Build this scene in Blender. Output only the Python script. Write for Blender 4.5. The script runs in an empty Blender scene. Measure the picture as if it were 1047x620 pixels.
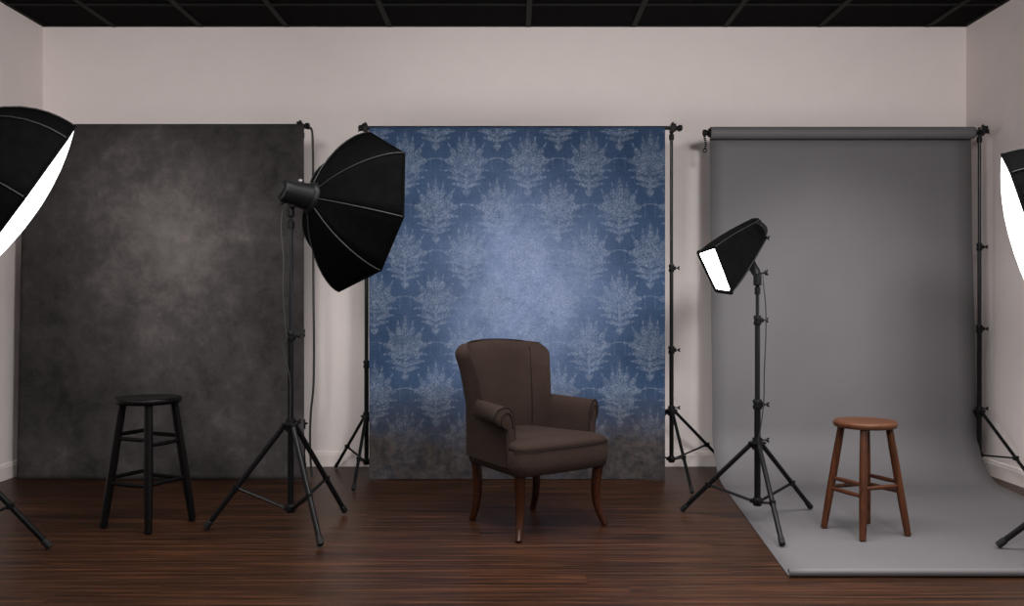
import bpy, bmesh, math, random
import numpy as np
from mathutils import Vector, Matrix
random.seed(7)
PI = math.pi
scene = bpy.context.scene
COL = scene.collection

# ------------------------------------------------------------------ materials
def newmat(name):
    m = bpy.data.materials.new(name); m.use_nodes = True
    nt = m.node_tree; b = nt.nodes['Principled BSDF']
    return m, nt, b
def N(nt, t, **kw):
    n = nt.nodes.new(t)
    for k, v in kw.items(): setattr(n, k, v)
    return n
def L(nt, a, b): nt.links.new(a, b)
def coords(nt, scale=(1, 1, 1), src='Object'):
    tc = N(nt, 'ShaderNodeTexCoord'); mp = N(nt, 'ShaderNodeMapping')
    mp.inputs['Scale'].default_value = scale
    L(nt, tc.outputs[src], mp.inputs['Vector']); return mp.outputs['Vector']
def noise(nt, vec, scale, detail=4, rough=.6, dist=0):
    n = N(nt, 'ShaderNodeTexNoise'); n.inputs['Scale'].default_value = scale
    n.inputs['Detail'].default_value = detail; n.inputs['Roughness'].default_value = rough
    n.inputs['Distortion'].default_value = dist
    L(nt, vec, n.inputs['Vector']); return n.outputs['Fac']
def ramp(nt, fac, stops):
    r = N(nt, 'ShaderNodeValToRGB'); e = r.color_ramp.elements
    while len(e) < len(stops): e.new(.5)
    for i, (p, c) in enumerate(stops):
        e[i].position = p; e[i].color = (c[0], c[1], c[2], 1)
    L(nt, fac, r.inputs['Fac']); return r.outputs['Color']
def mixc(nt, fac, a, b, mode='MIX'):
    m = N(nt, 'ShaderNodeMix', data_type='RGBA', blend_type=mode)
    if isinstance(fac, (int, float)): m.inputs[0].default_value = fac
    else: L(nt, fac, m.inputs[0])
    for s, v in ((6, a), (7, b)):
        if isinstance(v, tuple): m.inputs[s].default_value = (*v, 1)
        else: L(nt, v, m.inputs[s])
    return m.outputs[2]
def math_(nt, op, a, b=None, clamp=False):
    m = N(nt, 'ShaderNodeMath', operation=op); m.use_clamp = clamp
    for i, v in enumerate((a, b)):
        if v is None: continue
        if isinstance(v, (int, float)): m.inputs[i].default_value = v
        else: L(nt, v, m.inputs[i])
    return m.outputs[0]
def bump(nt, b, h, strength=.2, dist=.002):
    n = N(nt, 'ShaderNodeBump'); n.inputs['Strength'].default_value = strength
    n.inputs['Distance'].default_value = dist
    L(nt, h, n.inputs['Height']); L(nt, n.outputs['Normal'], b.inputs['Normal'])
def simple(name, c, rough=.5, metal=0, var=.12, scale=30, bumpS=0, spec=.5, stretch=(1, 1, 1)):
    m, nt, b = newmat(name)
    v = coords(nt, stretch); f = noise(nt, v, scale)
    lo = tuple(x*(1-var) for x in c); hi = tuple(min(1, x*(1+var)) for x in c)
    L(nt, ramp(nt, f, [(.3, lo), (.7, hi)]), b.inputs['Base Color'])
    b.inputs['Roughness'].default_value = rough; b.inputs['Metallic'].default_value = metal
    b.inputs['Specular IOR Level'].default_value = spec
    if bumpS: bump(nt, b, f, bumpS)
    return m
def emissive(name, c, s):
    m, nt, b = newmat(name)
    v = coords(nt); f = noise(nt, v, 9, 2)
    L(nt, ramp(nt, f, [(.3, tuple(x*.93 for x in c)), (.7, c)]), b.inputs['Emission Color'])
    b.inputs['Base Color'].default_value = (.8, .8, .8, 1); b.inputs['Roughness'].default_value = .8
    b.inputs['Emission Strength'].default_value = s
    return m

M = {}
M['wall'] = simple('wall_paint', (.82, .742, .722), .85, var=.015, scale=6, spec=.2)
M['trimpaint'] = simple('baseboard_paint', (.80, .72, .69), .55, var=.02, scale=8, spec=.4)
M['tile'] = simple('black_ceiling_tile', (.0032, .0032, .0033), .95, var=.3, scale=60, bumpS=.3, spec=.06)
M['grid'] = simple('ceiling_grid_metal', (.010, .0098, .0098), .7, var=.1, spec=.15)
M['metal'] = simple('black_anodised_metal', (.005, .005, .0055), .34, 0, .2, 40, spec=.16)
M['metal2'] = simple('dark_gloss_tube', (.010, .0105, .012), .28, .1, .1, 20, spec=.25)
M['plastic'] = simple('black_plastic', (.006, .006, .0065), .42, 0, .2, 60, spec=.14)
M['chrome'] = simple('worn_steel', (.35, .35, .36), .3, 1, .1, 30)
M['rubber'] = simple('black_rubber', (.006, .006, .006), .7, 0, .2, 60, spec=.3)
M['cordm'] = simple('black_cord_rubber', (.012, .012, .012), .5, 0, .2, 60)
M['shell'] = simple('black_softbox_nylon', (.0026, .0026, .0028), .8, 0, .25, 25, .15, spec=.02)
M['seam'] = simple('softbox_seam_tape', (.008, .008, .0085), .6, 0, .2, 40)
M['glowL'] = emissive('lit_diffuser_left', (1, .985, .97), 3.0)
M['glowR'] = emissive('lit_diffuser_right', (1, .985, .97), 4.5)
M['glowC'] = emissive('lit_diffuser_centre', (1, .97, .95), 5.0)
M['glowS'] = emissive('lit_diffuser_strip', (1, .99, .98), 6.0)
M['blackwood'] = simple('black_painted_wood', (.0032, .003, .003), .36, 0, .25, 12, stretch=(1, 1, .2), spec=.11)
def wood(name, a, b_, rough, stretch=(14, 14, 1.2)):
    m, nt, b = newmat(name)
    v = coords(nt, stretch); f = noise(nt, v, 3.5, 6, .65, .6)
    L(nt, ramp(nt, f, [(.25, a), (.75, b_)]), b.inputs['Base Color'])
    b.inputs['Roughness'].default_value = rough
    b.inputs['Specular IOR Level'].default_value = .28
    bump(nt, b, f, .08); return m
M['stoolwood'] = wood('reddish_brown_wood', (.018, .0052, .002), (.095, .029, .0095), .38)
M['stoolseat'] = wood('brown_seat_wood', (.034, .0112, .0042), (.125, .043, .016), .42, (1.5, 12, 12))
M['chairleg'] = wood('dark_cherry_wood', (.009, .0025, .0012), (.045, .013, .0055), .25)
# upholstery
m, nt, b = newmat('brown_woven_upholstery')
v = coords(nt); f1 = noise(nt, v, 230, 3, .75); f2 = noise(nt, v, 10, 3)
c = mixc(nt, f2, (.025, .0152, .0120), (.040, .0248, .0198))
c = mixc(nt, ramp(nt, f1, [(.35, (0, 0, 0)), (.65, (1, 1, 1))]), mixc(nt, 1, c, (.52, .52, .52), 'MULTIPLY'), c)
L(nt, c, b.inputs['Base Color']); b.inputs['Roughness'].default_value = .95
b.inputs['Specular IOR Level'].default_value = .15
bump(nt, b, f1, .45, .001); M['fabric'] = m
M['piping'] = simple('dark_piping', (.009, .006, .005), .9, 0, .2, 80, spec=.15)
# wooden floor, planks run along X
m, nt, b = newmat('dark_wood_planks')
tc = N(nt, 'ShaderNodeTexCoord'); sep = N(nt, 'ShaderNodeSeparateXYZ'); L(nt, tc.outputs['Object'], sep.inputs[0])
PW, PL = .13, 1.9
row = math_(nt, 'FLOOR', math_(nt, 'DIVIDE', sep.outputs['Y'], PW))
wn = N(nt, 'ShaderNodeTexWhiteNoise', noise_dimensions='1D'); L(nt, row, wn.inputs['W'])
xs = math_(nt, 'ADD', sep.outputs['X'], math_(nt, 'MULTIPLY', wn.outputs['Value'], 7.3))
colid = math_(nt, 'FLOOR', math_(nt, 'DIVIDE', xs, PL))
cmb = N(nt, 'ShaderNodeCombineXYZ'); L(nt, row, cmb.inputs[0]); L(nt, colid, cmb.inputs[1])
wn2 = N(nt, 'ShaderNodeTexWhiteNoise', noise_dimensions='2D'); L(nt, cmb.outputs[0], wn2.inputs['Vector'])
cv = N(nt, 'ShaderNodeCombineXYZ'); L(nt, math_(nt, 'MULTIPLY', xs, .9), cv.inputs[0])
L(nt, math_(nt, 'MULTIPLY', sep.outputs['Y'], 26), cv.inputs[1]); L(nt, math_(nt, 'MULTIPLY', wn2.outputs['Value'], 9), cv.inputs[2])
g1 = noise(nt, cv.outputs[0], 1.6, 6, .62, .5)
cv2 = N(nt, 'ShaderNodeCombineXYZ'); L(nt, math_(nt, 'MULTIPLY', xs, 5), cv2.inputs[0])
L(nt, math_(nt, 'MULTIPLY', sep.outputs['Y'], 140), cv2.inputs[1])
g2 = noise(nt, cv2.outputs[0], 1.5, 3, .6)
c = ramp(nt, g1, [(.32, (.011, .0045, .0024)), (.5, (.036, .0146, .0072)), (.72, (.108, .041, .018))])
c = mixc(nt, ramp(nt, g2, [(.3, (0, 0, 0)), (.7, (1, 1, 1))]), mixc(nt, 1, c, (.66, .66, .66), 'MULTIPLY'), c)
tone = ramp(nt, wn2.outputs['Value'], [(0, (.80, .80, .80)), (1, (1.0, 1.0, 1.0))])
c = mixc(nt, 1, c, tone, 'MULTIPLY')
fy = math_(nt, 'FRACT', math_(nt, 'DIVIDE', sep.outputs['Y'], PW)); fx = math_(nt, 'FRACT', math_(nt, 'DIVIDE', xs, PL))
gap = math_(nt, 'MAXIMUM', math_(nt, 'LESS_THAN', fy, .016), math_(nt, 'LESS_THAN', fx, .0013))
c = mixc(nt, math_(nt, 'MULTIPLY', gap, .6), c, (.008, .004, .003))
L(nt, c, b.inputs['Base Color'])
L(nt, math_(nt, 'ADD', math_(nt, 'MULTIPLY', g2, .16), .30), b.inputs['Roughness'])
b.inputs['Specular IOR Level'].default_value = .15
bump(nt, b, g2, .12, .001); M['floor'] = m
# grey seamless paper
m, nt, b = newmat('grey_seamless_paper')
v = coords(nt); f = noise(nt, v, 3, 3); f2 = noise(nt, v, 500, 2)
L(nt, ramp(nt, f, [(.3, (.112, .107, .113)), (.7, (.120, .115, .121))]), b.inputs['Base Color'])
b.inputs['Roughness'].default_value = .62; b.inputs['Specular IOR Level'].default_value = .4; bump(nt, b, f2, .05); M['paper'] = m
# mottled charcoal canvas
m, nt, b = newmat('mottled_charcoal_canvas')
v = coords(nt)
n1 = noise(nt, v, 1.5, 8, .62, .4); n2 = noise(nt, v, 9, 8, .75, .2); n3 = noise(nt, v, 120, 3, .8)
s = math_(nt, 'ADD', math_(nt, 'MULTIPLY', n1, .55), math_(nt, 'MULTIPLY', n2, .45))
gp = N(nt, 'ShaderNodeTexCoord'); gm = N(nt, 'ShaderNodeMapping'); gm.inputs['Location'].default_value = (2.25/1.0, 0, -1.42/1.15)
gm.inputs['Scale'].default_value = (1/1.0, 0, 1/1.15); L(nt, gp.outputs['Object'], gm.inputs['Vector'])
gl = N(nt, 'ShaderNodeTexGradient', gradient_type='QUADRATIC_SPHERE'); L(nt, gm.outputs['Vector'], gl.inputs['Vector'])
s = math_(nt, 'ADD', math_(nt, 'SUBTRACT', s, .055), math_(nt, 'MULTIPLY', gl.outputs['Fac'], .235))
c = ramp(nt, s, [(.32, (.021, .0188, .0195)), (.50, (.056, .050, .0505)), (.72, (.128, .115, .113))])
c = mixc(nt, n3, mixc(nt, 1, c, (.8, .8, .8), 'MULTIPLY'), c)
L(nt, c, b.inputs['Base Color']); b.inputs['Roughness'].default_value = .9; b.inputs['Specular IOR Level'].default_value = .15
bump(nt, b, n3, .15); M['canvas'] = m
# blue damask canvas (motif mask stored on the mesh, paint and wear from noise)
m, nt, b = newmat('blue_damask_canvas')
v = coords(nt); at = N(nt, 'ShaderNodeAttribute', attribute_name='damask')
sepa = N(nt, 'ShaderNodeSeparateColor'); L(nt, at.outputs['Color'], sepa.inputs[0])
mask, centre_mask, foot = sepa.outputs[0], sepa.outputs[1], sepa.outputs[2]
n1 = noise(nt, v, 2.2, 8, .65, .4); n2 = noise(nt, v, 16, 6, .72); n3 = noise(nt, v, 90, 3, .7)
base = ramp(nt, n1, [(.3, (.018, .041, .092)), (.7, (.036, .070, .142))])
cl = math_(nt, 'MULTIPLY', centre_mask, math_(nt, 'SUBTRACT', math_(nt, 'ADD', math_(nt, 'MULTIPLY', n1, 1.6), math_(nt, 'MULTIPLY', n2, 1.0)), .60), True)
base = mixc(nt, cl, base, (.185, .235, .375))  # lighter towards the centre of the canvas, broken up by noise
worn = ramp(nt, n2, [(.30, (.15, .15, .15)), (.58, (1, 1, 1))])
worn2 = ramp(nt, n3, [(.34, (.25, .25, .25)), (.55, (1, 1, 1))])
pm = math_(nt, 'MULTIPLY', math_(nt, 'MULTIPLY', math_(nt, 'MULTIPLY', mask, math_(nt, 'SUBTRACT', 1, math_(nt, 'MULTIPLY', cl, .6))), math_(nt, 'MULTIPLY', worn, worn2)), .60, True)
base = mixc(nt, pm, base, (.22, .262, .345))
speck = ramp(nt, n3, [(.35, (.78, .78, .78)), (.65, (1.12, 1.12, 1.12))])
base = mixc(nt, 1, base, speck, 'MULTIPLY')
brown = ramp(nt, n2, [(.35, (.015, .0125, .013)), (.62, (.055, .042, .033))])
brown = mixc(nt, math_(nt, 'MULTIPLY', pm, .25), brown, (.08, .07, .065))
ff = math_(nt, 'ADD', foot, math_(nt, 'MULTIPLY', math_(nt, 'SUBTRACT', n1, .5), 1.0), True)
ff = math_(nt, 'MULTIPLY', ff, .93)
base = mixc(nt, math_(nt, 'MULTIPLY', ff, math_(nt, 'GREATER_THAN', foot, .001)), base, brown)
L(nt, base, b.inputs['Base Color']); b.inputs['Roughness'].default_value = .85; b.inputs['Specular IOR Level'].default_value = .2
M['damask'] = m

# ------------------------------------------------------------------ mesh builder
class MB:
    def __init__(s): s.v = []; s.f = []; s.sharp = False
    def add(s, vs, fs):
        o = len(s.v); s.v += [tuple(p) for p in vs]; s.f += [tuple(i+o for i in f) for f in fs]
    def rings(s, rings, close=True, cap=True):
        n = len(rings[0]); vs = [p for r in rings for p in r]; fs = []
        for i in range(len(rings)-1):
            for j in range(n if close else n-1):
                k = (j+1) % n
                fs.append((i*n+j, i*n+k, (i+1)*n+k, (i+1)*n+j))
        if cap and close:
            fs.append(tuple(reversed(range(n)))); fs.append(tuple((len(rings)-1)*n+j for j in range(n)))
        s.add(vs, fs)
    def tube(s, pts, r, n=12, round_=True, squash=1):
        pts = [Vector(p) for p in pts]
        rs = r if isinstance(r, (list, tuple)) else [r]*len(pts)
        t0 = (pts[1]-pts[0]).normalized()
        up = Vector((0, 0, 1)) if abs(t0.z) < .9 else Vector((0, 1, 0))
        a = t0.cross(up).normalized(); rings = []
        P, R = [], []
        if round_:
            P += [(pts[0], -rs[0]*.35, rs[0]*.6)]
        out = []
        for i, p in enumerate(pts):
            if i == 0: t = t0
            elif i == len(pts)-1: t = (p-pts[i-1]).normalized()
            else: t = ((p-pts[i-1]).normalized()+(pts[i+1]-p).normalized()).normalized()
            a = (a - t*a.dot(t)).normalized(); c = t.cross(a)
            def ring(q, rr): return [q + a*(math.cos(2*PI*k/n)*rr) + c*(math.sin(2*PI*k/n)*rr*squash) for k in range(n)]
            if i == 0 and round_: out.append(ring(p - t*rs[0]*.0, rs[0]*.7)); p = p + t*min(rs[0]*.3, .004)
            if i == len(pts)-1 and round_:
                out.append(ring(p - t*min(rs[i]*.3, .004), rs[i])); out.append(ring(p, rs[i]*.7))
            else: out.append(ring(p, rs[i]))
        s.rings(out)
    def cyl(s, p0, p1, r0, r1=None, n=16): s.tube([p0, p1], [r0, r0 if r1 is None else r1], n)
    def lathe(s, prof, c=(0, 0, 0), axis=(0, 0, 1), n=40):
        q = Vector((0, 0, 1)).rotation_difference(Vector(axis).normalized()); c = Vector(c)
        rings = [[c + q @ Vector((math.cos(2*PI*k/n)*max(r, 1e-4), math.sin(2*PI*k/n)*max(r, 1e-4), z)) for k in range(n)] for r, z in prof]
        s.rings(rings)
    def box(s, c, d, rot=None, bev=0):
        bm = bmesh.new(); bmesh.ops.create_cube(bm, size=1)
        bmesh.ops.scale(bm, vec=d, verts=bm.verts)
        if bev: bmesh.ops.bevel(bm, geom=bm.edges[:], offset=bev, segments=2, affect='EDGES', profile=.6)
        if rot is not None: bmesh.ops.transform(bm, matrix=rot.to_4x4(), verts=bm.verts)
        bmesh.ops.translate(bm, vec=c, verts=bm.verts)
        bm.verts.index_update()
        s.add([v.co.copy() for v in bm.verts], [[v.index for v in f.verts] for f in bm.faces]); bm.free()
    def build(s, name, mat, parent=None, smooth=True, loc=None, sharp=35):
        me = bpy.data.meshes.new(name); me.from_pydata(s.v, [], s.f)
        bm = bmesh.new(); bm.from_mesh(me); bmesh.ops.recalc_face_normals(bm, faces=bm.faces); bm.to_mesh(me); bm.free()
        me.materials.append(mat)
        if smooth:
            me.polygons.foreach_set('use_smooth', [True]*len(me.polygons))
            me.set_sharp_from_angle(angle=math.radians(sharp))
        o = bpy.data.objects.new(name, me); COL.objects.link(o)
        if parent: o.parent = parent
        if loc is not None: o.location = loc
        return o
def thing(name, label, cat, loc, group=None, rz=0):
    o = bpy.data.objects.new(name, None); COL.objects.link(o); o.location = loc; o.rotation_euler = (0, 0, rz)
    o.empty_display_size = .1
    return tag(o, label, cat, group)
def tag(o, label, cat, group=None):
    o['label'] = label; o['category'] = cat
    if group: o['group'] = group
    return o
def struct(o): o['kind'] = 'structure'; return o

# ------------------------------------------------------------------ room (metres, camera at the origin of the floor plan)
XL, XR, YB, H = -3.302, 3.198, 6.5, 3.102
YF = -1.6
b_ = MB(); b_.box(((XL+XR)/2, (YB+YF)/2, -.05), (XR-XL+.4, YB-YF+.4, .1)); struct(b_.build('floor', M['floor'], smooth=False))
b_ = MB(); b_.box(((XL+XR)/2, (YB+YF)/2, H+.05), (XR-XL+.4, YB-YF+.4, .1)); struct(b_.build('ceiling', M['tile'], smooth=False))
b_ = MB(); b_.box(((XL+XR)/2, YB+.05, H/2), (XR-XL+.2, .1, H)); struct(b_.build('wall_back', M['wall'], smooth=False))
b_ = MB(); b_.box((XL-.05, (YB+YF)/2, H/2), (.1, YB-YF, H)); struct(b_.build('wall_left', M['wall'], smooth=False))
b_ = MB(); b_.box((XR+.05, (YB+YF)/2, H/2), (.1, YB-YF, H)); struct(b_.build('wall_right', M['wall'], smooth=False))
def baseboard(name, pts):
    # profile extruded along a wall: (distance from wall, height)
    prof = [(0, 0), (.016, 0), (.016, .082), (.012, .088), (.012, .096), (.007, .104), (0, .106)]
    (x0, y0), (x1, y1), (nx, ny) = pts
    mb = MB(); mb.rings([[(x+nx*d, y+ny*d, z) for d, z in prof] for x, y in ((x0, y0), (x1, y1))])
    struct(mb.build(name, M['trimpaint'], smooth=False))
baseboard('baseboard_back', ((XL, YB), (XR, YB), (0, -1)))
baseboard('baseboard_left', ((XL, YF), (XL, YB-.016), (1, 0)))
baseboard('baseboard_right', ((XR, YF), (XR, YB-.016), (-1, 0)))
# ceiling grid: lay-in bars under the black tiles
mb = MB()
for x in (-2.80, -2.19, -1.587, -.862, .114, .857, 1.50, 2.165, 2.926):
    mb.box((x, (YB+YF)/2, H-.004), (.036, YB-YF, .012), bev=.002)
y = 6.02
while y > YF:
    mb.box(((XL+XR)/2, y, H-.0045), (XR-XL, .024, .010), bev=.002); y -= .6
struct(mb.build('trim_1', M['grid'], smooth=False))
mb = MB()
mb.box(((XL+XR)/2, YB-.012, H-.003), (XR-XL, .024, .010)); mb.box((XL+.012, (YB+YF)/2, H-.003), (.024, YB-YF, .010)); mb.box((XR-.012, (YB+YF)/2, H-.003), (.024, YB-YF, .010))
struct(mb.build('trim_2', M['grid'], smooth=False))

# ------------------------------------------------------------------ stands
def T(root): return Vector(root.location)
def knob(root, p, d, name='locking_knob', r=.010, l=.022):
    """wing knob: short stem, round head with two wings"""
    p = Vector(p); d = Vector(d).normalized(); mb = MB()
    mb.cyl(p, p+d*l, r*.4); mb.lathe([(0, 0), (r, .001), (r, .009), (r*.7, .012), (0, .0125)], p+d*l*.8, d, 14)
    side = d.cross(Vector((0, 0, 1))).normalized() if abs(d.z) < .9 else Vector((1, 0, 0))
    u = side.cross(d)
    for s in (-1, 1): mb.tube([p+d*(l+.002), p+d*(l+.010)+u*s*r*1.25], [.005, .0035], 8)
    return mb.build(name, M['plastic'], root)
def collar(root, z, r, h=.045, knobdir=None, name='clamp_collar'):
    mb = MB(); mb.lathe([(0, z-h/2), (r, z-h/2), (r*1.08, z-h/2+.004), (r*1.08, z-h*.12), (r*.9, z-h*.1), (r*.9, z+h*.1), (r*1.08, z+h*.12), (r*1.08, z+h/2-.004), (r, z+h/2), (0, z+h/2)], n=20)
    if knobdir:
        d = Vector(knobdir).normalized(); mb.box(d*(r*1.15)+Vector((0, 0, z)), (.018, .018, h*.5), bev=.003)
    o = mb.build(name, M['plastic'], root)
    if knobdir: knob(o, Vector((0, 0, z))+Vector(knobdir).normalized()*(r*1.2), knobdir)
    return o
def stand(name, label, cat, loc, hub, low, feet, top, sections, group, leg_r=.011, brace_t=.58, zf=0, knobdir=(1, -.3, 0)):
    """feet: offsets (dx,dy) from the column; sections: list of (z_end, radius) from the bottom"""
    root = thing(name, label, cat, loc, group)
    z0 = low-.02
    for i, (z1, r) in enumerate(sections):
        mb = MB(); mb.cyl((0, 0, z0), (0, 0, z1), r, n=18); mb.build('column', M['metal'] if i == 0 else M['metal2'], root)
        if i < len(sections)-1: collar(root, z1, r*1.35, .05, knobdir)
        z0 = z1-.01
    # hub: flanged ring with lugs
    r0 = sections[0][1]; mb = MB()
    mb.lathe([(0, hub-.022), (r0*1.6, hub-.022), (r0*1.7, hub+.006), (r0*2.7, hub+.01), (r0*2.7, hub+.018), (r0*1.6, hub+.022), (r0*1.5, hub+.04), (0, hub+.04)], n=24)
    for dx, dy in feet:
        d = Vector((dx, dy, 0)).normalized(); mb.box(d*r0*2.2+Vector((0, 0, hub)), (.022, .022, .03), Matrix.Rotation(math.atan2(dy, dx), 3, 'Z'), .003)
    h = mb.build('hub', M['plastic'], root); knob(h, Vector(knobdir).normalized()*r0*1.6+Vector((0, 0, hub+.03)), knobdir)
    mb = MB(); mb.lathe([(0, low-.022), (r0*1.3, low-.022), (r0*1.5, low-.01), (r0*1.5, low+.012), (r0*1.2, low+.02), (0, low+.02)], n=20)
    for dx, dy in feet:
        d = Vector((dx, dy, 0)).normalized(); mb.box(d*r0*1.7+Vector((0, 0, low)), (.020, .018, .022), Matrix.Rotation(math.atan2(dy, dx), 3, 'Z'), .003)
    mb.build('lower_collar', M['plastic'], root)
    for dx, dy in feet:
        d = Vector((dx, dy, 0)).normalized(); a = d*r0*2.3+Vector((0, 0, hub)); f = Vector((dx, dy, zf+leg_r*1.05))
        mb = MB(); mb.cyl(a, f, leg_r, n=14); lg = mb.build('leg', M['metal'], root)
        mb = MB(); t = (f-a).normalized(); mb.cyl(f-t*.045, f+t*.001, leg_r*1.2, leg_r*1.25, n=14); mb.build('foot_cap', M['rubber'], lg)
        q = a.lerp(f, brace_t); s = Vector((0, 0, low))+d*r0*1.8
        side = d.cross(Vector((0, 0, 1)))*.0
        mb = MB(); mb.tube([s, q], leg_r*.72, 10, squash=.8); mb.box(q, (.03, .026, .03), Matrix.Rotation(math.atan2(dy, dx), 3, 'Z'), .004)
        mb.build('brace', M['metal'], root)
    mb = MB(); r = sections[-1][1]
    mb.lathe([(0, top-.05), (r*1.5, top-.05), (r*1.6, top-.04), (r*1.6, top-.015), (r, top-.01), (r*.7, top), (r*.7, top+.025), (0, top+.025)], n=18)
    mb.build('top_spigot', M['plastic'], root)
    return root
LG = None
light_feet = lambda pts, c: [(x-c[0], y-c[1]) for x, y in pts]
c = (-1.117, 4.66)
stand('light_stand', 'tall black tripod light stand on wood floor carrying the black umbrella-like softbox', 'light stand', (*c, 0), .525, .115,
      light_feet([(-1.547, 4.66), (-.896, 4.325), (-.908, 5.026)], c), 1.575, [(.985, .0155), (1.55, .0115)], None, .0135, .6)
c = (1.284, 4.83)
stand('light_stand', 'black tripod light stand with feet on grey paper beneath the small rectangular softbox', 'light stand', (*c, 0), .405, .112,
      light_feet([(.928, 5.05), (1.267, 4.325), (1.657, 5.12)], c), 1.245, [(.62, .0165), (1.06, .0135), (1.225, .0095)], None, .0125, .6, zf=.003)
c = (-2.57, 4.15)
stand('light_stand', 'black tripod leg of light stand at the left edge of the floor', 'light stand', (*c, 0), .52, .12,
      light_feet([(-2.152, 4.30), (-2.85, 4.52), (-2.68, 3.74)], c), 1.70, [(.95, .0155), (1.66, .0115)], None, .0135, .6)
c = (2.78, 4.05)
stand('light_stand', 'black tripod leg of light stand on grey paper at the right edge', 'light stand', (*c, 0), .53, .12,
      light_feet([(2.267, 4.31), (3.06, 4.42), (2.86, 3.6)], c), 1.42, [(.9, .0155), (1.38, .0115)], None, .0135, .6, zf=.003)

# backdrop stands
def backdrop_stand(label, x, y, hub, low, feet, top, collars, side, kd=1):
    secs = [(z, r) for z, r in zip(collars+[top], [.0145, .0125, .0105])]
    root = stand('backdrop_stand', label, 'backdrop stand', (x, y, 0), hub, low, feet, top, secs, None, .0105, .58, knobdir=(kd, -.2, 0))
    mb = MB(); mb.box((0, -.035, top+.012), (.030, .085, .028), bev=.004); mb.box((0, -.07, top+.02), (.034, .026, .05), bev=.005)
    mb.cyl((0, 0, top-.03), (0, 0, top+.05), .009)
    o = mb.build('crossbar_clamp', M['plastic'], root)
    knob(o, (side*.012, -.03, top+.015), (side, 0, 0), r=.012, l=.028); knob(o, (0, -.045, top+.03), (0, 0, 1), r=.010, l=.018)
    return root
YBAR = 6.02
backdrop_stand('black upright behind the right edge of the charcoal canvas beside the hanging cord', -1.388, 6.10, .34, .12, [(-.33, .02), (-.05, .30), (-.3, .28)], 2.29, [.95, 1.6], 1, -1)
backdrop_stand('black upright hidden behind the left edge of the charcoal canvas near the left wall', -3.12, 6.10, .34, .12, [(.33, .02), (.0, .30), (.3, .28)], 2.29, [.95, 1.6], -1)
backdrop_stand('black backdrop stand at the left edge of the blue damask canvas', -.960, 6.09, .39, .105, [(-.265, .33), (-.006, -.465), (.33, .24)], 2.275, [.745, 1.45], -1)
backdrop_stand('black backdrop stand at the right edge of the blue damask canvas', 1.052, 6.09, .43, .12, [(.03, -.55), (.45, .31), (-.33, .24)], 2.275, [.84, 1.38], 1)
backdrop_stand('black upright hidden behind the left part of the grey paper backdrop', 1.42, 6.24, .36, .12, [(.30, -.03), (.25, .20), (.05, -.15)], 2.27, [.84, 1.5], -1)
backdrop_stand('black backdrop stand between the grey paper backdrop and the right wall', 3.083, 6.09, .425, .15, [(.082, -.58), (.03, .33), (-.02, .38)], 2.26, [.98, 1.52], 1)

# crossbars
def crossbar(label, x0, x1, y, z, r=.013):
    root = thing('crossbar', label, 'crossbar', ((x0+x1)/2, y, z))
    h = (x1-x0)/2; mb = MB(); mb.cyl((-h, 0, 0), (h, 0, 0), r, n=16); mb.build('bar', M['metal'], root)
    r = max(r, .015)
    for s in (-1, 1):
        mb = MB(); mb.lathe([(0, 0), (r*1.35, 0), (r*1.35, .02), (r*.8, .026), (0, .026)], (s*h, 0, 0), (s, 0, 0), 16); mb.build('end_cap', M['plastic'], root)
crossbar('thin black crossbar along the top of the charcoal canvas', -3.17, -1.345, YBAR, 2.305)
crossbar('thin black crossbar along the top of the blue damask canvas', -.975, 1.085, YBAR, 2.292)
crossbar('black crossbar ends poking out of the grey paper roll', 1.295, 3.12, 6.15, 2.284, .016)

# ------------------------------------------------------------------ canvases
def canvas(name, label, mat, y, ztop, xl, xr, res, attr=None, wave=.004):
    """xl, xr: functions of height giving the side edges"""
    nz = int((ztop)/res)+1; nx = int((xr(0)-xl(0))/res)+1
    z = np.linspace(.003, ztop, nz); t = np.linspace(0, 1, nx)
    Z, Tt = np.meshgrid(z, t, indexing='ij')
    X = np.vectorize(xl)(Z)*(1-Tt)+np.vectorize(xr)(Z)*Tt
    k = 1-Z/ztop
    Y = y - k*(wave*np.sin(X*5.1+.7)+wave*.6*np.sin(X*11.3)) + .0*Z
    V = np.stack([X, Y-y, Z], -1).reshape(-1, 3)
    i = np.arange(nz-1)[:, None]*nx + np.arange(nx-1)[None, :]
    F = np.stack([i, i+1, i+nx+1, i+nx], -1).reshape(-1, 4)
    me = bpy.data.meshes.new(name); me.from_pydata(V.tolist(), [], F.tolist()); me.materials.append(mat)
    me.polygons.foreach_set('use_smooth', [True]*len(me.polygons))
    if attr is not None:
        ca = me.color_attributes.new('damask', 'FLOAT_COLOR', 'POINT')
        colr = np.ones((V.shape[0], 4), np.float32); colr[:, :3] = attr(V[:, 0], V[:, 2])
        ca.data.foreach_set('color', colr.ravel())
    o = bpy.data.objects.new(name, me); COL.objects.link(o); o.location = (0, y, 0)
    md = o.modifiers.new('thickness', 'SOLIDIFY'); md.thickness = .0025; md.offset = 0
    root = thing(name, label, 'backdrop', (0, y, 0)); o.name = 'cloth'; o.parent = root; o.location = (0, 0, 0); root.name = name
    # hem sleeve round the crossbar and bottom hem
    mb = MB(); x0, x1 = xl(ztop), xr(ztop)
    mb.cyl((x0, .02, ztop+.0), (x1, .02, ztop+.0), .0165, n=16)
    s = mb.build('top_sleeve', mat, root)
    if attr is not None:
        ca = s.data.color_attributes.new('damask', 'FLOAT_COLOR', 'POINT')
        for q in ca.data: q.color = (.1, 0, 0, 1)
    return root
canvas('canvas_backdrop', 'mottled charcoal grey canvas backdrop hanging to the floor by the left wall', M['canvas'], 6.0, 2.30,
       lambda z: -3.218+.045*z/2.3, lambda z: -1.352+.008*z/2.3*0, .03)

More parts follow.
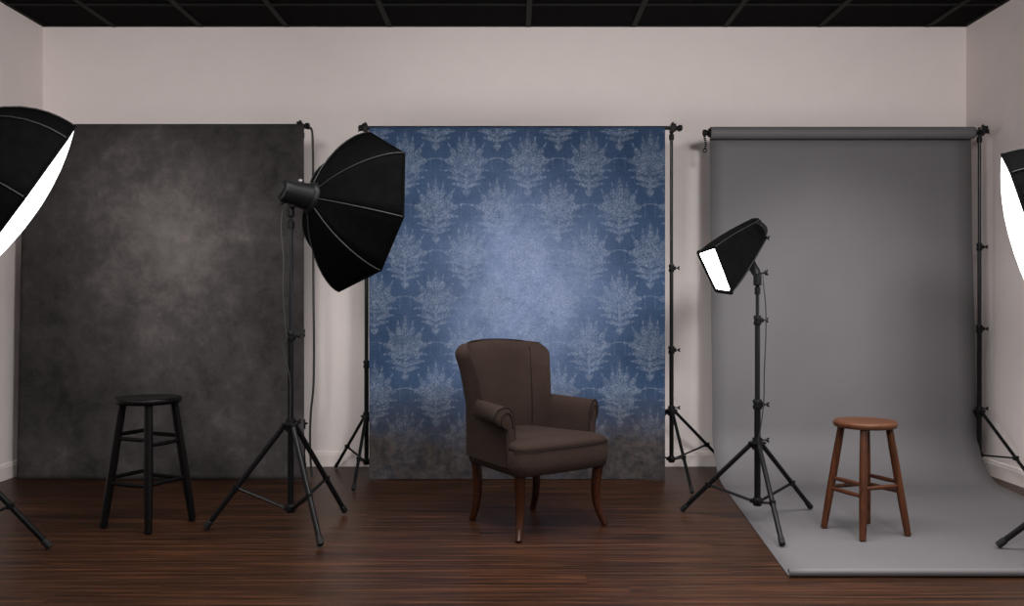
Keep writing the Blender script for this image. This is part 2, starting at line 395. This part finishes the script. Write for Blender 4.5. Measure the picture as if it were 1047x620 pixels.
# damask motif raster
S = .002; W2, HV = .20, .31
gx = np.arange(0, W2, S); gy = np.arange(-HV, HV, S); GX, GY = np.meshgrid(gx, gy, indexing='xy')
R_ = np.zeros_like(GX)
def stroke(pts, ws, val=1.0):
    global R_
    for (x0, y0), (x1, y1), w0, w1 in zip(pts[:-1], pts[1:], ws[:-1], ws[1:]):
        dx, dy = x1-x0, y1-y0; LL = dx*dx+dy*dy+1e-12
        t = np.clip(((GX-x0)*dx+(GY-y0)*dy)/LL, 0, 1)
        d = np.hypot(GX-x0-t*dx, GY-y0-t*dy); w = w0+(w1-w0)*t
        R_ = np.maximum(R_, val*np.clip((w-d)/.0022+.5, 0, 1))
def path(x, y, ang, ln, curl, n=12):
    p = [(x, y)]; a = math.radians(ang)
    for i in range(n):
        x += math.cos(a)*ln/n; y += math.sin(a)*ln/n; a += math.radians(curl)/n*(1+i/n); p.append((x, y))
    return p, a
def leaf(x, y, ang, ln, w, curl=0, val=1):
    p, _ = path(x, y, ang, ln, curl, 8)
    stroke(p, [w*(.25+math.sin(PI*min(.98, i/8)**.8)*.9) for i in range(9)], val)
def branch(x, y, ang, ln, curl, w, k, lf):
    p, a = path(x, y, ang, ln, curl, 16)
    stroke(p, [w*(1-.6*i/16) for i in range(17)])
    for j in range(1, k+1):
        f = j/(k+1); i = int(f*16); q = p[i]; d = math.degrees(math.atan2(p[i+1][1]-p[i-1][1], p[i+1][0]-p[i-1][0]))
        s = lf*math.sin(PI*(.15+.8*f))**.8
        leaf(q[0], q[1], d+42, s, .0042, -30); leaf(q[0], q[1], d-42, s, .0042, 30)
    leaf(p[-1][0], p[-1][1], math.degrees(a), lf*.8, .0055, 0)
branch(0, -.03, 90, .21, 0, .008, 8, .060)
branch(.006, -.01, 66, .175, 14, .006, 6, .046)
branch(.008, -.02, 44, .175, 12, .006, 6, .046)
branch(.010, -.035, 24, .17, -4, .006, 6, .044)
branch(.010, -.045, 2, .14, 60, .005, 5, .026)
stroke(*(lambda p: (p, [.0045]*len(p)))(path(.09, .045, 20, .15, -330, 22)[0]))
branch(.004, -.085, 34, .14, -30, .0055, 5, .036)
stroke(*(lambda p: (p, [.004]*len(p)))(path(.07, -.05, 25, .12, -340, 20)[0]))
branch(.002, -.135, 30, .115, -20, .0055, 5, .038)
branch(.002, -.175, 32, .085, -20, .005, 4, .028)
branch(0, -.03, -90, .19, 0, .007, 7, .028)
for a_ in (75, 50, 25, 0): leaf(0, -.205, a_-60, .03, .005)
# small bead chain between motifs
for k in range(9):
    a_ = k/8; stroke([(.185-.001, -.05+.1*a_), (.186, -.05+.1*a_+.001)], [.003, .003], .7)
TX, TY = .398, .598
def attr(x, z):
    out = np.zeros((len(x), 3), np.float32); mk = np.zeros(len(x))
    # lattice positions: one motif axis at x=.493,z=2.07 and half-drop neighbours
    for ox, oz in ((.500, 2.058), (.500-TX/2, 2.058-TY/2)):
        u = np.abs((x-ox+TX/2) % TX - TX/2)*1.12; w = ((z-oz+TY/2) % TY - TY/2)*1.10
        ix = np.clip((u/S), 0, R_.shape[1]-1.001); iy = np.clip(((w+HV)/S), 0, R_.shape[0]-1.001)
        a, bb = ix.astype(int), iy.astype(int); fa, fb = ix-a, iy-bb
        v = R_[bb, a]*(1-fa)*(1-fb)+R_[bb, a+1]*fa*(1-fb)+R_[bb+1, a]*(1-fa)*fb+R_[bb+1, a+1]*fa*fb
        body = np.clip(1-(u/.165+np.abs(w-.0)/.26), 0, 1)**.5*.28
        mk = np.maximum(mk, np.maximum(v, body*1.15))
    out[:, 0] = mk
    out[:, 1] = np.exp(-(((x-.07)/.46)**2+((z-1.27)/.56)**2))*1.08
    out[:, 2] = np.clip((.62-z)/.42, 0, 1)
    return out
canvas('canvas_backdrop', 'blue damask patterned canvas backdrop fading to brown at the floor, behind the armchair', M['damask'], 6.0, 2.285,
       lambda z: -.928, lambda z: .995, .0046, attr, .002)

# grey paper sweep
root = thing('paper_backdrop', 'seamless grey paper backdrop sweeping down onto the floor under the brown stool', 'backdrop', (2.2, 6.15, 0))
ZR, RR = 2.284, .040
prof = [(6.15+RR-.002, ZR), (6.15+.032, 2.18), (6.15+.02, 1.6), (6.15-.015, 1.0), (6.15-RR, .5)]
yc, zc, ra, rb = 5.76, .36, .35, .357
for i in range(1, 19):
    a = PI/2*i/18; prof.append((yc+ra*math.cos(a), zc-rb*math.sin(a)))
for yv in np.linspace(5.6, 3.90, 12): prof.append((float(yv), .003))
fr = .018
for i in range(1, 26):                       # front edge curls into a thin roll lying on the floor
    a = -PI/2-2*PI*1.15*i/25; r_ = fr*(1-.35*i/25)
    prof.append((3.875+r_*math.cos(a), fr+.002+r_*math.sin(a)))
def edges(yv):
    if yv > 5.78: t = min(1, max(0, (6.11-yv)/.33)); return 1.325-.002*t, 3.075-.016*t
    t = (5.78-yv)/1.88; return 1.323-.160*t, 3.059-.16*t
mb = MB(); n = 14; rings = []
for yv, z in prof:
    a0, a1 = edges(max(yv, 3.84)); rings.append([(a0+(a1-a0)*k/n-2.2, yv-6.15, z) for k in range(n+1)])
mb.rings(rings, close=False)
o = mb.build('sheet', M['paper'], root, sharp=60); md = o.modifiers.new('thickness', 'SOLIDIFY'); md.thickness = .0015; md.offset = 0
mb = MB(); rs = []
h0, h1 = 1.322-2.2, 3.075-2.2
mb.lathe([(.022, 0), (RR, 0), (RR, h1-h0), (.022, h1-h0)], (h0, 0, ZR), (1, 0, 0), 40); mb.build('roll', M['paper'], root)
mb = MB()
for s, xx in ((-1, h0), (1, h1)): mb.lathe([(0, 0), (.030, 0), (.030, .012), (.018, .02), (0, .02)], (xx, 0, ZR), (s, 0, 0), 20)
mb.build('end_plug', M['plastic'], root)
mb = MB()
for k in range(9):
    z = ZR-.0-.013*k; mb.lathe([(0, -.0055), (.007, -.004), (.009, 0), (.007, .004), (0, .0055)], (h0-.038-.004*math.sin(k*.8), -.012, z), (0, 0, 1), 10)
ring_c = Vector((h0-.040, -.012, ZR-.120)); mb.tube([ring_c+Vector((math.cos(2*PI*k/16)*.011, 0, math.sin(2*PI*k/16)*.011)) for k in range(17)], .0035, 8)
mb.build('winding_chain', M['plastic'], root)

# ------------------------------------------------------------------ stools
def stool(label, loc, rz, zt, rseat, thick, rtop, rbot, lr, rungs, mleg, mseat):
    root = thing('stool', label, 'stool', loc, None, rz)
    mb = MB(); r = rseat
    mb.lathe([(0, zt-thick), (r*.88, zt-thick), (r*.96, zt-thick*.9), (r, zt-thick*.55), (r*.99, zt-thick*.2), (r*.95, zt-.001), (r*.88, zt), (r*.6, zt-.003), (r*.2, zt-.005), (0, zt-.005)], n=64)
    mb.build('seat', mseat, root, sharp=50)
    def lp(k, z):
        a = k*PI/2; f = 1-z/(zt-thick); rr = rtop+(rbot-rtop)*f
        return Vector((math.cos(a)*rr, math.sin(a)*rr, z))
    for k in range(4):
        mb = MB(); zs = [.001, .15, .35, zt-thick+.004]
        mb.tube([lp(k, z) for z in zs], [lr*.88, lr, lr*1.05, lr*.95], 8 if mleg is M['blackwood'] else 12, squash=1)
        mb.build('leg', mleg, root)
    for k, z in rungs:
        a, b2 = lp(k, z), lp((k+1) % 4, z); mb = MB(); m1 = a.lerp(b2, .5)
        mb.tube([a, a.lerp(b2, .25), m1, a.lerp(b2, .75), b2], [.0085, .0105, .0115, .0105, .0085], 12); mb.build('rung', mleg, root)
# leg k stands at angle k*90 from the stool's own +X
stool('black painted round wooden stool in front of the charcoal canvas', (-1.885, 4.79, 0), math.radians(21), .664, .165, .034, .125, .216, .0205,
      [(0, .228), (1, .255), (2, .228), (3, .235), (0, .455), (1, .475), (2, .455), (3, .43)], M['blackwood'], M['blackwood'])
stool('reddish brown round wooden stool standing on the grey paper sweep', (1.765, 4.615, .004), math.radians(-24), .560, .153, .034, .112, .197, .0185,
      [(0, .262), (1, .215), (2, .262), (3, .245), (0, .215), (2, .208)], M['stoolwood'], M['stoolseat'])

# ------------------------------------------------------------------ armchair
ch = thing('armchair', 'dark brown upholstered armchair with rolled arms and wooden legs before the blue canvas', 'armchair', (.25, 4.606, 0), None, math.radians(38.2))
def rrect(x0, x1f, x1b, y0, y1, r, z, bow=0, n=7):
    """rounded trapezoid outline; half width x1f at the front y0 and x1b at the back y1"""
    pts = []
    cs = [((x1f-r), y0+r, -PI/2), ((x1b-r), y1-r, 0), (-(x1b-r), y1-r, PI/2), (-(x1f-r), y0+r, PI)]
    for i, (cx, cy, a0) in enumerate(cs):
        for k in range(n+1):
            a = a0+PI/2*k/n; pts.append((x0+cx+r*math.cos(a), cy+r*math.sin(a), z))
        if i == 3:
            for k in range(1, 8):
                t = k/8; pts.append((x0-(x1f-r)+2*(x1f-r)*t, y0-bow*math.sin(PI*t), z))
    return pts
mb = MB()
mb.rings([rrect(0, .285, .215, -.025, .50, .045, .312, .010), rrect(0, .297, .225, -.037, .51, .05, .318, .012),
          rrect(0, .303, .232, -.043, .515, .05, .36, .014), rrect(0, .303, .235, -.043, .515, .05, .425, .014), rrect(0, .295, .23, -.034, .51, .05, .436, .013)])
mb.build('seat_base', M['fabric'], ch, sharp=60)
mb = MB()
def cr(d, z): return rrect(0, .300-d, .232-d, -.041+d, .47, .055, z, .014)
mb.rings([cr(.012, .428), cr(.002, .436), cr(0, .446), cr(.004, .458), cr(.016, .469), cr(.04, .477), cr(.08, .483), cr(.14, .487), cr(.18, .488)])
cu = mb.build('seat_cushion', M['fabric'], ch, sharp=70)
mb = MB(); q = rrect(0, .304, .236, -.045, .515, .052, .437, .015); a = q[-7:]+q[:9]
q2 = q[-7-8:-7]; mb.tube([Vector(p) for p in q2+a], .0035, 8); mb.build('piping', M['piping'], cu)

# backrest: U shaped shell, wider and winged towards the top
def bw(z):
    t = max(0, (z-.40)/.53); w = .222+.050*t**1.7+.012*math.exp(-((t-.93)/.13)**2)
    return w
def back_section(z, shrink=0, wsc=1.0):
    w = bw(z)*wsc-shrink; t = max(0, (z-.4)/.55)
    y0 = .515+.055*t - .02*math.sin(PI*min(t, 1))          # back plane of the outside
    th = .085+.018*math.sin(PI*min(1, t*1.0)) - shrink*1.2       # thickness at the middle
    fw = .075+.025*math.sin(PI*min(1, max(0, t*.92)))            # how far the wings come forward
    pts = []; n = 14
    for k in range(n+1):                                        # outside left to right
        s = -1+2*k/n; pts.append((s*w, y0-shrink*.8-.055*abs(s)**3.2, z))
    for e in (.25, .5, .75): pts.append((w+.014*math.sin(PI*e), y0-.055-(fw+.02)*e, z))
    for k in range(n+1):                                        # inside right to left
        s = 1-2*k/n; f = abs(s)
        dip = fw*(max(0, (f-.50)/.50))**2.0
        pts.append((s*(w-.004), y0-th-dip, z))
    for e in (.25, .5, .75): pts.append((-w-.014*math.sin(PI*e), y0-.055-(fw+.02)*(1-e), z))
    return pts
def crown(pts, k=.040, z0=.40, z1=.945):
    out = []
    for x, y, z in pts:
        f = (z-z0)/(z1-z0); out.append((x, y, z + k*max(0, f)**2*(1-min(1, (x/.31)**2))-.016*max(0, f)**2*0))
    return out
rings = [crown(back_section(z)) for z in (.33, .38, .44, .5, .56, .62, .68, .74, .79, .83, .86)]
for z, sh in ((.882, .004), (.899, .013), (.911, .026), (.918, .042)): rings.append(crown(back_section(z, sh)))
rings.append(crown(back_section(.920, .055)))
mb = MB(); n_ = len(rings[0])
mb.rings(rings, cap=False)
# cap the crest with a centre strip
o0 = (len(rings)-1)*n_
N1 = 15
for k in range(N1-1):
    a1, a2 = o0+k, o0+k+1; c1 = o0+N1+3+(N1-1-k); c2 = c1-1
    mb.f.append((a1, a2, c2, c1))
mb.f.append((o0+N1-1, o0+N1, o0+N1+1, o0+N1+2, o0+N1+3)); mb.f.append((o0, o0+2*N1+3-1, o0+2*N1+3, o0+2*N1+4, o0+2*N1+5))
mb.v = [(x-.022*min(1, max(0, (z-.4)/.3)), y+.015, z) for x, y, z in mb.v]
bk = mb.build('backrest', M['fabric'], ch, sharp=75)
# seam where the wing meets the inner back
for s in (1,):
    mb = MB(); pts = []
    for z in np.linspace(.49, .90, 12):
        t = (z-.4)/.55; w = bw(z); y0 = .515+.055*t-.02*math.sin(PI*min(t, 1)); th = .085+.018*math.sin(PI*min(1, t)); fw_ = .075+.025*math.sin(PI*min(1, max(0, t*.92)))
        pts.append((s*.70*w-.022*min(1, max(0, (z-.4)/.3)), y0-th+.0125-fw_*.16, z+.02*max(0, (z-.4)/.545)**2*(1-(.70*w/.31)**2)))
    mb.tube(pts, .0032, 8); mb.build('seam', M['piping'], bk)

# rolled arms
def arm(s):
    sec = [(.243, .35), (.246, .47), (.250, .545), (.256, .592), (.268, .622), (.288, .643), (.314, .646), (.338, .633), (.351, .608), (.350, .580), (.337, .559), (.318, .550), (.305, .53), (.302, .48), (.302, .35)]
    ys = [(.062, .90, 0), (.066, .97, 0), (.074, 1.0, 0), (.16, 1, .002), (.26, 1, .006), (.36, .98, .012), (.46, .92, .018), (.50, .85, .02)]
    cx, cz = .285, .50; rings = []
    for y, k, up in ys:
        inn = .055*max(0, (y-.1)/.4)
        t_ = min(1, max(0, (y-.08)/.40)); xx = lambda x: (min(x, .302)+max(0, x-.302)*(1-t_)**1.3*(1.45 if s < 0 else .75))-.068*t_-(.018*max(0, (x-.243)/.06) if s > 0 else 0)
        rings.append([(s*(xx(cx+(x-cx)*(k if z > .5 else min(1, k+.03)))), y, (cz+(z-cz)*k if z > .36 else z)+(up if z > .5 else 0)) for x, z in sec])
    mb = MB(); mb.rings(rings); a = mb.build('arm', M['fabric'], ch, sharp=75)
    fx_ = lambda x: min(x, .302)+max(0, x-.302)*(1.45 if s < 0 else .75)-(.018*max(0, (x-.243)/.06) if s > 0 else 0)
    mb = MB(); pts = [Vector((s*fx_(cx+(x-cx)*.99), .066, cz+(z-cz)*.985 if z > .36 else z)) for x, z in sec]; mb.tube(pts, .0042, 8)
    inn_ = [Vector((s*fx_(cx+(x-cx)*.62), .060, .5+(z-.5)*.80)) for x, z in sec[2:13]]
    mb.tube(inn_, .0028, 8); mb.build('piping', M['piping'], a)
arm(1); arm(-1)
# legs
def cleg(x, y, dx, dy, top, r0, r1, bend):
    d = Vector((dx, dy, 0)); mb = MB(); pts = []; rs = []
    for i in range(11):
        t = i/10; z = top*(1-t)+.003
        off = bend*(-.9*math.sin(PI*t)*.55 + 1.0*t**4)
        pts.append(Vector((x, y, z))+d*off); rs.append(r0*(1-t)**.7+r1*(1-(1-t)**.7) if t < .93 else r1*1.12)
    mb.tube(pts, rs, 14); mb.build('leg', M['chairleg'], ch)
cleg(.262, .012, .75, -.66, .325, .029, .0150, .034)
cleg(-.262, .012, -.75, -.66, .325, .029, .0150, .034)
cleg(-.190, .470, -.15, 1, .325, .027, .0160, .030)
cleg(.215, .470, .15, 1, .325, .025, .0150, .030)

# ------------------------------------------------------------------ softboxes
def basis(axis, roll=0):
    a = Vector(axis).normalized(); u = a.cross(Vector((0, 0, 1))).normalized(); v = u.cross(a)
    if roll: u, v = u*math.cos(roll)+v*math.sin(roll), v*math.cos(roll)-u*math.sin(roll)
    return a, u, v
def octabox(label, centre, axis, R, D, p, glow, roll, dome, headlen=.22, poleXY=None, poletop=None, angs=None):
    a, u, v = basis(axis, roll); C = Vector(centre); AN = [math.radians(q) for q in (angs or range(0, 360, 45))]; AN.append(AN[0]+2*PI*(1 if AN[1] > AN[0] else -1)); root = thing('octagonal_softbox', label, 'softbox', (C - a*(D+.02)))
    O = a*(D+.02)                                                 # rim centre in local coordinates
    def pt(ang, d, k=1.0):                                      # d: 0 rim .. 1 apex
        r = R*(1-(d)**p)**(1/1.6); r = max(r, .055)
        return O - a*(D*d) + (u*math.cos(ang)+v*math.sin(ang))*r*k
    ds = [0, .03, .08, .16, .26, .38, .50, .62, .74, .85, .94, 1.0]
    mb = MB(); sub = 5
    for k in range(8):
        a0, a1 = AN[k], AN[k+1]; rings = []
        for d in ds:
            p0, p1 = pt(a0, d), pt(a1, d)
            rings.append([p0.lerp(p1, j/sub) + (O - a*(D*d)-p0.lerp(p1, j/sub))*(.045*math.sin(PI*j/sub)*math.sin(PI*min(1, d+.02))) for j in range(sub+1)])
        mb.rings(rings, close=False)
    sh = mb.build('shell', M['shell'], root, sharp=80)
    md = sh.modifiers.new('thickness', 'SOLIDIFY'); md.thickness = .003
    for k in range(8):
        a0 = AN[k]; mb = MB(); mb.tube([pt(a0, d, 1.006) for d in ds], .0034, 8); mb.build('rib', M['seam'], root)
    # rim lip
    mb = MB(); mb.tube([pt(AN[k], 0) + a*.004 for k in range(9)], .007, 8); mb.build('rim', M['shell'], root)
    # bulging lit diffuser
    mb = MB(); rings = []
    for q in (1, .97, .9, .8, .68, .54, .38, .2, .02):
        ring = []
        for k in range(8):
            p0 = pt(AN[k], 0); p1 = pt(AN[k+1], 0)
            for j in range(4):
                w = p0.lerp(p1, j/4)-O; rr = w.length/R; ring.append(O + w*.985*q + a*(.008+dome*R*(1-q**2.2)))
        rings.append(ring)
    mb.rings(rings); mb.build('diffuser', glow, root, sharp=80)
    # flash head behind the apex
    H0 = a*.03
    mb = MB(); hl = headlen
    mb.lathe([(0, -hl-.0), (.040, -hl), (.052, -hl+.006), (.056, -hl+.02), (.058, -hl*.6), (.064, -hl*.35), (.070, -.02), (.079, -.012), (.082, .0), (.082, .02), (.066, .03), (0, .03)], H0, a, 32)
    hd = mb.build('flash_head', M['plastic'], root)
    mb = MB()
    for k in range(3):
        an = 2.0+k*.5; d_ = u*math.cos(an)+v*math.sin(an)
        mb.tube([H0+d_*.057-a*(hl*.85), H0+d_*.060-a*(hl*.55), H0+d_*.069-a*.03], .004, 8)
    mb.build('grip_ridge', M['seam'], hd)
    a2 = Vector((a.x, a.y, 0)).normalized(); upv = Vector((0, 0, 1))
    mb = MB(); base = H0-a*hl*.93
    mb.lathe([(.030, 0), (.034, 0), (.034, -.006), (.030, -.006)], base-a*.012, a, 24); mb.build('back_dial', M['metal2'], hd)
    hp = H0 - a*hl*.35 + upv*.068
    mb = MB(); mb.lathe([(0, 0), (.014, 0), (.014, .008), (.009, .013), (0, .013)], hp, upv, 16); mb.build('top_knob', M['chrome'], hd)
    # tilt bracket down to the stand
    if poleXY:
        P = Vector((poleXY[0], poleXY[1], poletop)) - root.location
        tgt = H0-a*hl*.55; mb = MB()
        mb.tube([P+Vector((0, 0, -.03)), P+Vector((0, 0, .03))], .019, 16)
        mb.tube([P+Vector((0, 0, .02)), tgt-upv*.03], .017, 12)
        mb.box(P.lerp(tgt, .45), (.034, .06, .05), Matrix.Rotation(math.atan2(a.y, a.x), 3, 'Z'), .008)
        br = mb.build('tilt_bracket', M['plastic'], root); knob(br, P.lerp(tgt, .45)+Vector((-.02, -.02, 0)), (-.8, -.6, 0), 'tilt_knob', .013, .03)
    return root
octabox('black octagonal softbox seen from behind with flash head, between charcoal and blue canvases', (-.793, 4.86, 1.632), (.78, .60, -.18), .440, .30, 1.45, M['glowC'], 0, .08,
        .165, (-1.117, 4.66), 1.615, angs=[-8, -47, -105, -150, -190, -228, -263, -322])
octabox('large black softbox with bulging white front, cut off by the left edge', (-2.248, 4.17, 1.585), (.715, .455, -.53), .462, .44, 2.2, M['glowL'], math.radians(0), .17,
        .18, (-2.57, 4.15), 1.73)
octabox('large black softbox with bulging white front, cut off by the right edge', (2.360, 4.17, 1.400), (-.85, .46, -.28), .450, .42, 2.2, M['glowR'], math.radians(0), .17,
        .18, (2.78, 4.05), 1.45)

# small rectangular softbox
root = thing('rectangular_softbox', 'small black rectangular softbox with glowing front, tilted down on stand over grey paper', 'softbox', (1.284, 4.83, 1.27))
Ys = 4.62; sc = 944/Ys
def wp(px, py, Y): return Vector(((px-523.5)*Y/944, Y, 1.15-(py-310)*Y/944)) - Vector((1.284, 4.83, 1.27))
A_, B_, C_, D_ = wp(713, 258, 4.60), wp(730.5, 252, 4.67), wp(749, 300.5, 4.60), wp(732, 298, 4.53)
a_, b2_, c_, d_ = wp(766, 224, 4.96), wp(777, 223, 5.0), wp(785, 245, 4.97), wp(774, 252, 4.92)
mb = MB(); K = 10
front, back = [A_, B_, C_, D_], [a_, b2_, c_, d_]
cen_f = sum(front, Vector())/4; cen_b = sum(back, Vector())/4
def rr4(t):
    q = [f.lerp(g, t) for f, g in zip(front, back)]; cc = sum(q, Vector())/4; pts = []
    bulge = 1+.10*math.sin(PI*t)
    q = [cc+(p-cc)*bulge for p in q]
    rd = .06+.22*t
    for i in range(4):
        p0, p1, p2 = q[i-1], q[i], q[(i+1) % 4]
        s0, s2 = p1.lerp(p0, rd), p1.lerp(p2, rd)
        for e in (0, .33, .67, 1):
            pts.append(s0.lerp(p1, e).lerp(p1.lerp(s2, e), e))
    return pts
rings = [rr4(k/K) for k in range(K+1)]
tail = [[cen_b+(p-cen_b)*.7+(cen_b-cen_f).normalized()*.02 for p in rings[-1]], [cen_b+(p-cen_b)*.25+(cen_b-cen_f).normalized()*.026 for p in rings[-1]]]
mb.rings(rings+tail, cap=False)
sh = mb.build('shell', M['shell'], root, sharp=60); md = sh.modifiers.new('thickness', 'SOLIDIFY'); md.thickness = .002
mb = MB(); r0 = rings[0]; mb.tube(r0+[r0[0]], .0065, 8); mb.build('rim', M['shell'], root)
mb = MB(); nrm = (cen_f-cen_b).normalized()
mb.rings([[cen_f+(p-cen_f)*k+nrm*h for p in r0] for k, h in ((.90, -.004), (.88, .002), (.6, .004), (.05, .004))]); mb.build('diffuser', M['glowS'], root)
for i in (0, 1, 2, 3):
    mb = MB(); mb.tube([rings[k][i*4+1].lerp(rings[k][i*4+2], .5) for k in range(K+1)], .003, 8); mb.build('rib', M['seam'], root)
mb = MB(); bd = (cen_b-cen_f).normalized()
mb.lathe([(0, 0), (.045, 0), (.048, .01), (.046, .035), (.03, .045), (0, .046)], cen_b-bd*.02, bd, 24)
hd = mb.build('lamp_head', M['plastic'], root); knob(hd, cen_b+bd*.0+Vector((.03, 0, -.03)), (.9, -.1, -.35), 'locking_knob', .009, .02)
mb = MB(); mb.tube([(0, 0, -.03), (0, 0, .03)], .021, 16); mb.tube([(0, 0, .02), (-.004, .02, .045), (-.012, .08, .085), (-.012, .13, .13), tuple(cen_b+Vector((-.005, .03, -.02)))], [.018, .024, .026, .022, .016], 14)
br = mb.build('tilt_bracket', M['plastic'], root); knob(br, (.012, .0, .035), (1, -.1, .1), 'tilt_knob', .013, .032)

# ------------------------------------------------------------------ cords
def cord(label, pts, r=.0038):
    # smooth the way points with a Catmull-Rom pass
    P = [Vector(p) for p in pts]; Q = []
    for i in range(len(P)-1):
        p0, p1, p2, p3 = P[max(0, i-1)], P[i], P[i+1], P[min(len(P)-1, i+2)]
        for k in range(6):
            t = k/6; Q.append(.5*((2*p1)+(-p0+p2)*t+(2*p0-5*p1+4*p2-p3)*t*t+(-p0+3*p1-3*p2+p3)*t**3))
    Q.append(P[-1]); root_ = P[-1].copy(); mb = MB(); mb.tube([q-root_ for q in Q], r, 8)
    o = mb.build('power_cord', M['cordm'], None, loc=root_); tag(o, label, 'cord')
def W(px, py, Y): return ((px-523.5)*Y/944, Y, 1.15-(py-310)*Y/944)
cord('thin black power cord hanging beside the column below the centre flash head', [W(289, 214, 4.63), W(287.5, 235, 4.63), W(290, 265, 4.63), W(289.5, 300, 4.63), W(292, 335, 4.63), W(293.5, 347, 4.63), W(289.5, 352, 4.63), W(291.5, 365, 4.63), W(296, 385, 4.63), W(297, 400, 4.635), W(296.5, 430, 4.635)], .0032)
cord('thin black power cord hanging from the small rectangular softbox beside its stand', [W(780, 281, 4.82), W(780.5, 290, 4.8), W(783, 315, 4.8), W(783, 345, 4.8), W(781.5, 380, 4.8), W(781, 410, 4.8), W(778, 435, 4.8), W(775, 452, 4.8)], .0030)
cord('black cord hanging along the right edge of the charcoal canvas down to the floor', [W(315, 131, 6.07), W(319, 134, 6.06), W(320, 160, 6.05), W(320, 220, 6.05), W(320.5, 300, 6.05), W(321, 350, 6.05), W(320.5, 395, 6.05), W(318, 420, 6.05), W(317, 445, 6.05), W(317.5, 470, 6.05), (-1.31, 6.05, .008)], .0075)

# ------------------------------------------------------------------ camera
cam = bpy.data.cameras.new('camera'); co = bpy.data.objects.new('camera', cam); COL.objects.link(co)
co.location = (0, 0, 1.15); co.rotation_euler = (PI/2, 0, 0)
cam.sensor_fit = 'HORIZONTAL'; cam.sensor_width = 36; cam.lens = 944/1047*36; cam.clip_end = 60
scene.camera = co

# ------------------------------------------------------------------ light
w = bpy.data.worlds.new('world'); scene.world = w; w.use_nodes = True
bg = w.node_tree.nodes['Background']; bg.inputs[0].default_value = (.95, .97, 1, 1); bg.inputs[1].default_value = .10
def aim(o, p, t): o.location = p; o.rotation_euler = (Vector(t)-Vector(p)).to_track_quat('-Z', 'Y').to_euler()
def spot(name, p, t, watt, ang, blend=1, size=.15, c=(1, .96, .93)):
    l = bpy.data.lights.new(name, 'SPOT'); l.energy = watt; l.spot_size = math.radians(ang); l.spot_blend = blend; l.shadow_soft_size = size; l.color = c
    o = bpy.data.objects.new(name, l); COL.objects.link(o); aim(o, p, t); return o
def area(name, p, t, watt, sx, sy, c=(1, .97, .95), spread=180):
    l = bpy.data.lights.new(name, 'AREA'); l.shape = 'RECTANGLE'; l.size = sx; l.size_y = sy; l.energy = watt; l.color = c; l.spread = math.radians(spread)
    o = bpy.data.objects.new(name, l); COL.objects.link(o); aim(o, p, t); return o
area('overhead_fill_light', (.7, 3.7, 3.06), (.7, 3.7, 0), 112, 4.2, 1.2, spread=130)  # unseen overhead fill without a fixture, added to brighten floor and paper
for x_, e_, t_ in ((-1.3, 35, -1.5), (1.5, 58, 1.9)): area('wall_fill_light', (x_, .3, 2.9), (t_, 6.5, 1.25), e_, .7, .7, spread=110)  # added fill from near the camera, brightens the back wall
area('wall_fill_light', (.2, 2.0, 2.95), (-3.3, 4.7, 2.0), 15, .4, .4, spread=70)  # added fill aimed at the left wall, no fixture modelled
spot('backdrop_fill_spot', (.05, 3.4, 2.95), (.05, 6.0, 1.35), 105, 38)  # unseen spots added to brighten the middle of each backdrop
spot('backdrop_fill_spot', (-2.0, 3.4, 2.95), (-2.2, 6.0, 1.42), 175, 36)
spot('backdrop_fill_spot', (2.1, 3.4, 2.95), (2.1, 6.1, 1.15), 145, 35)

vs = scene.view_settings; vs.view_transform = 'Standard'; vs.look = 'None'; vs.gamma = 1; vs.exposure = 0; vs.use_curve_mapping = False
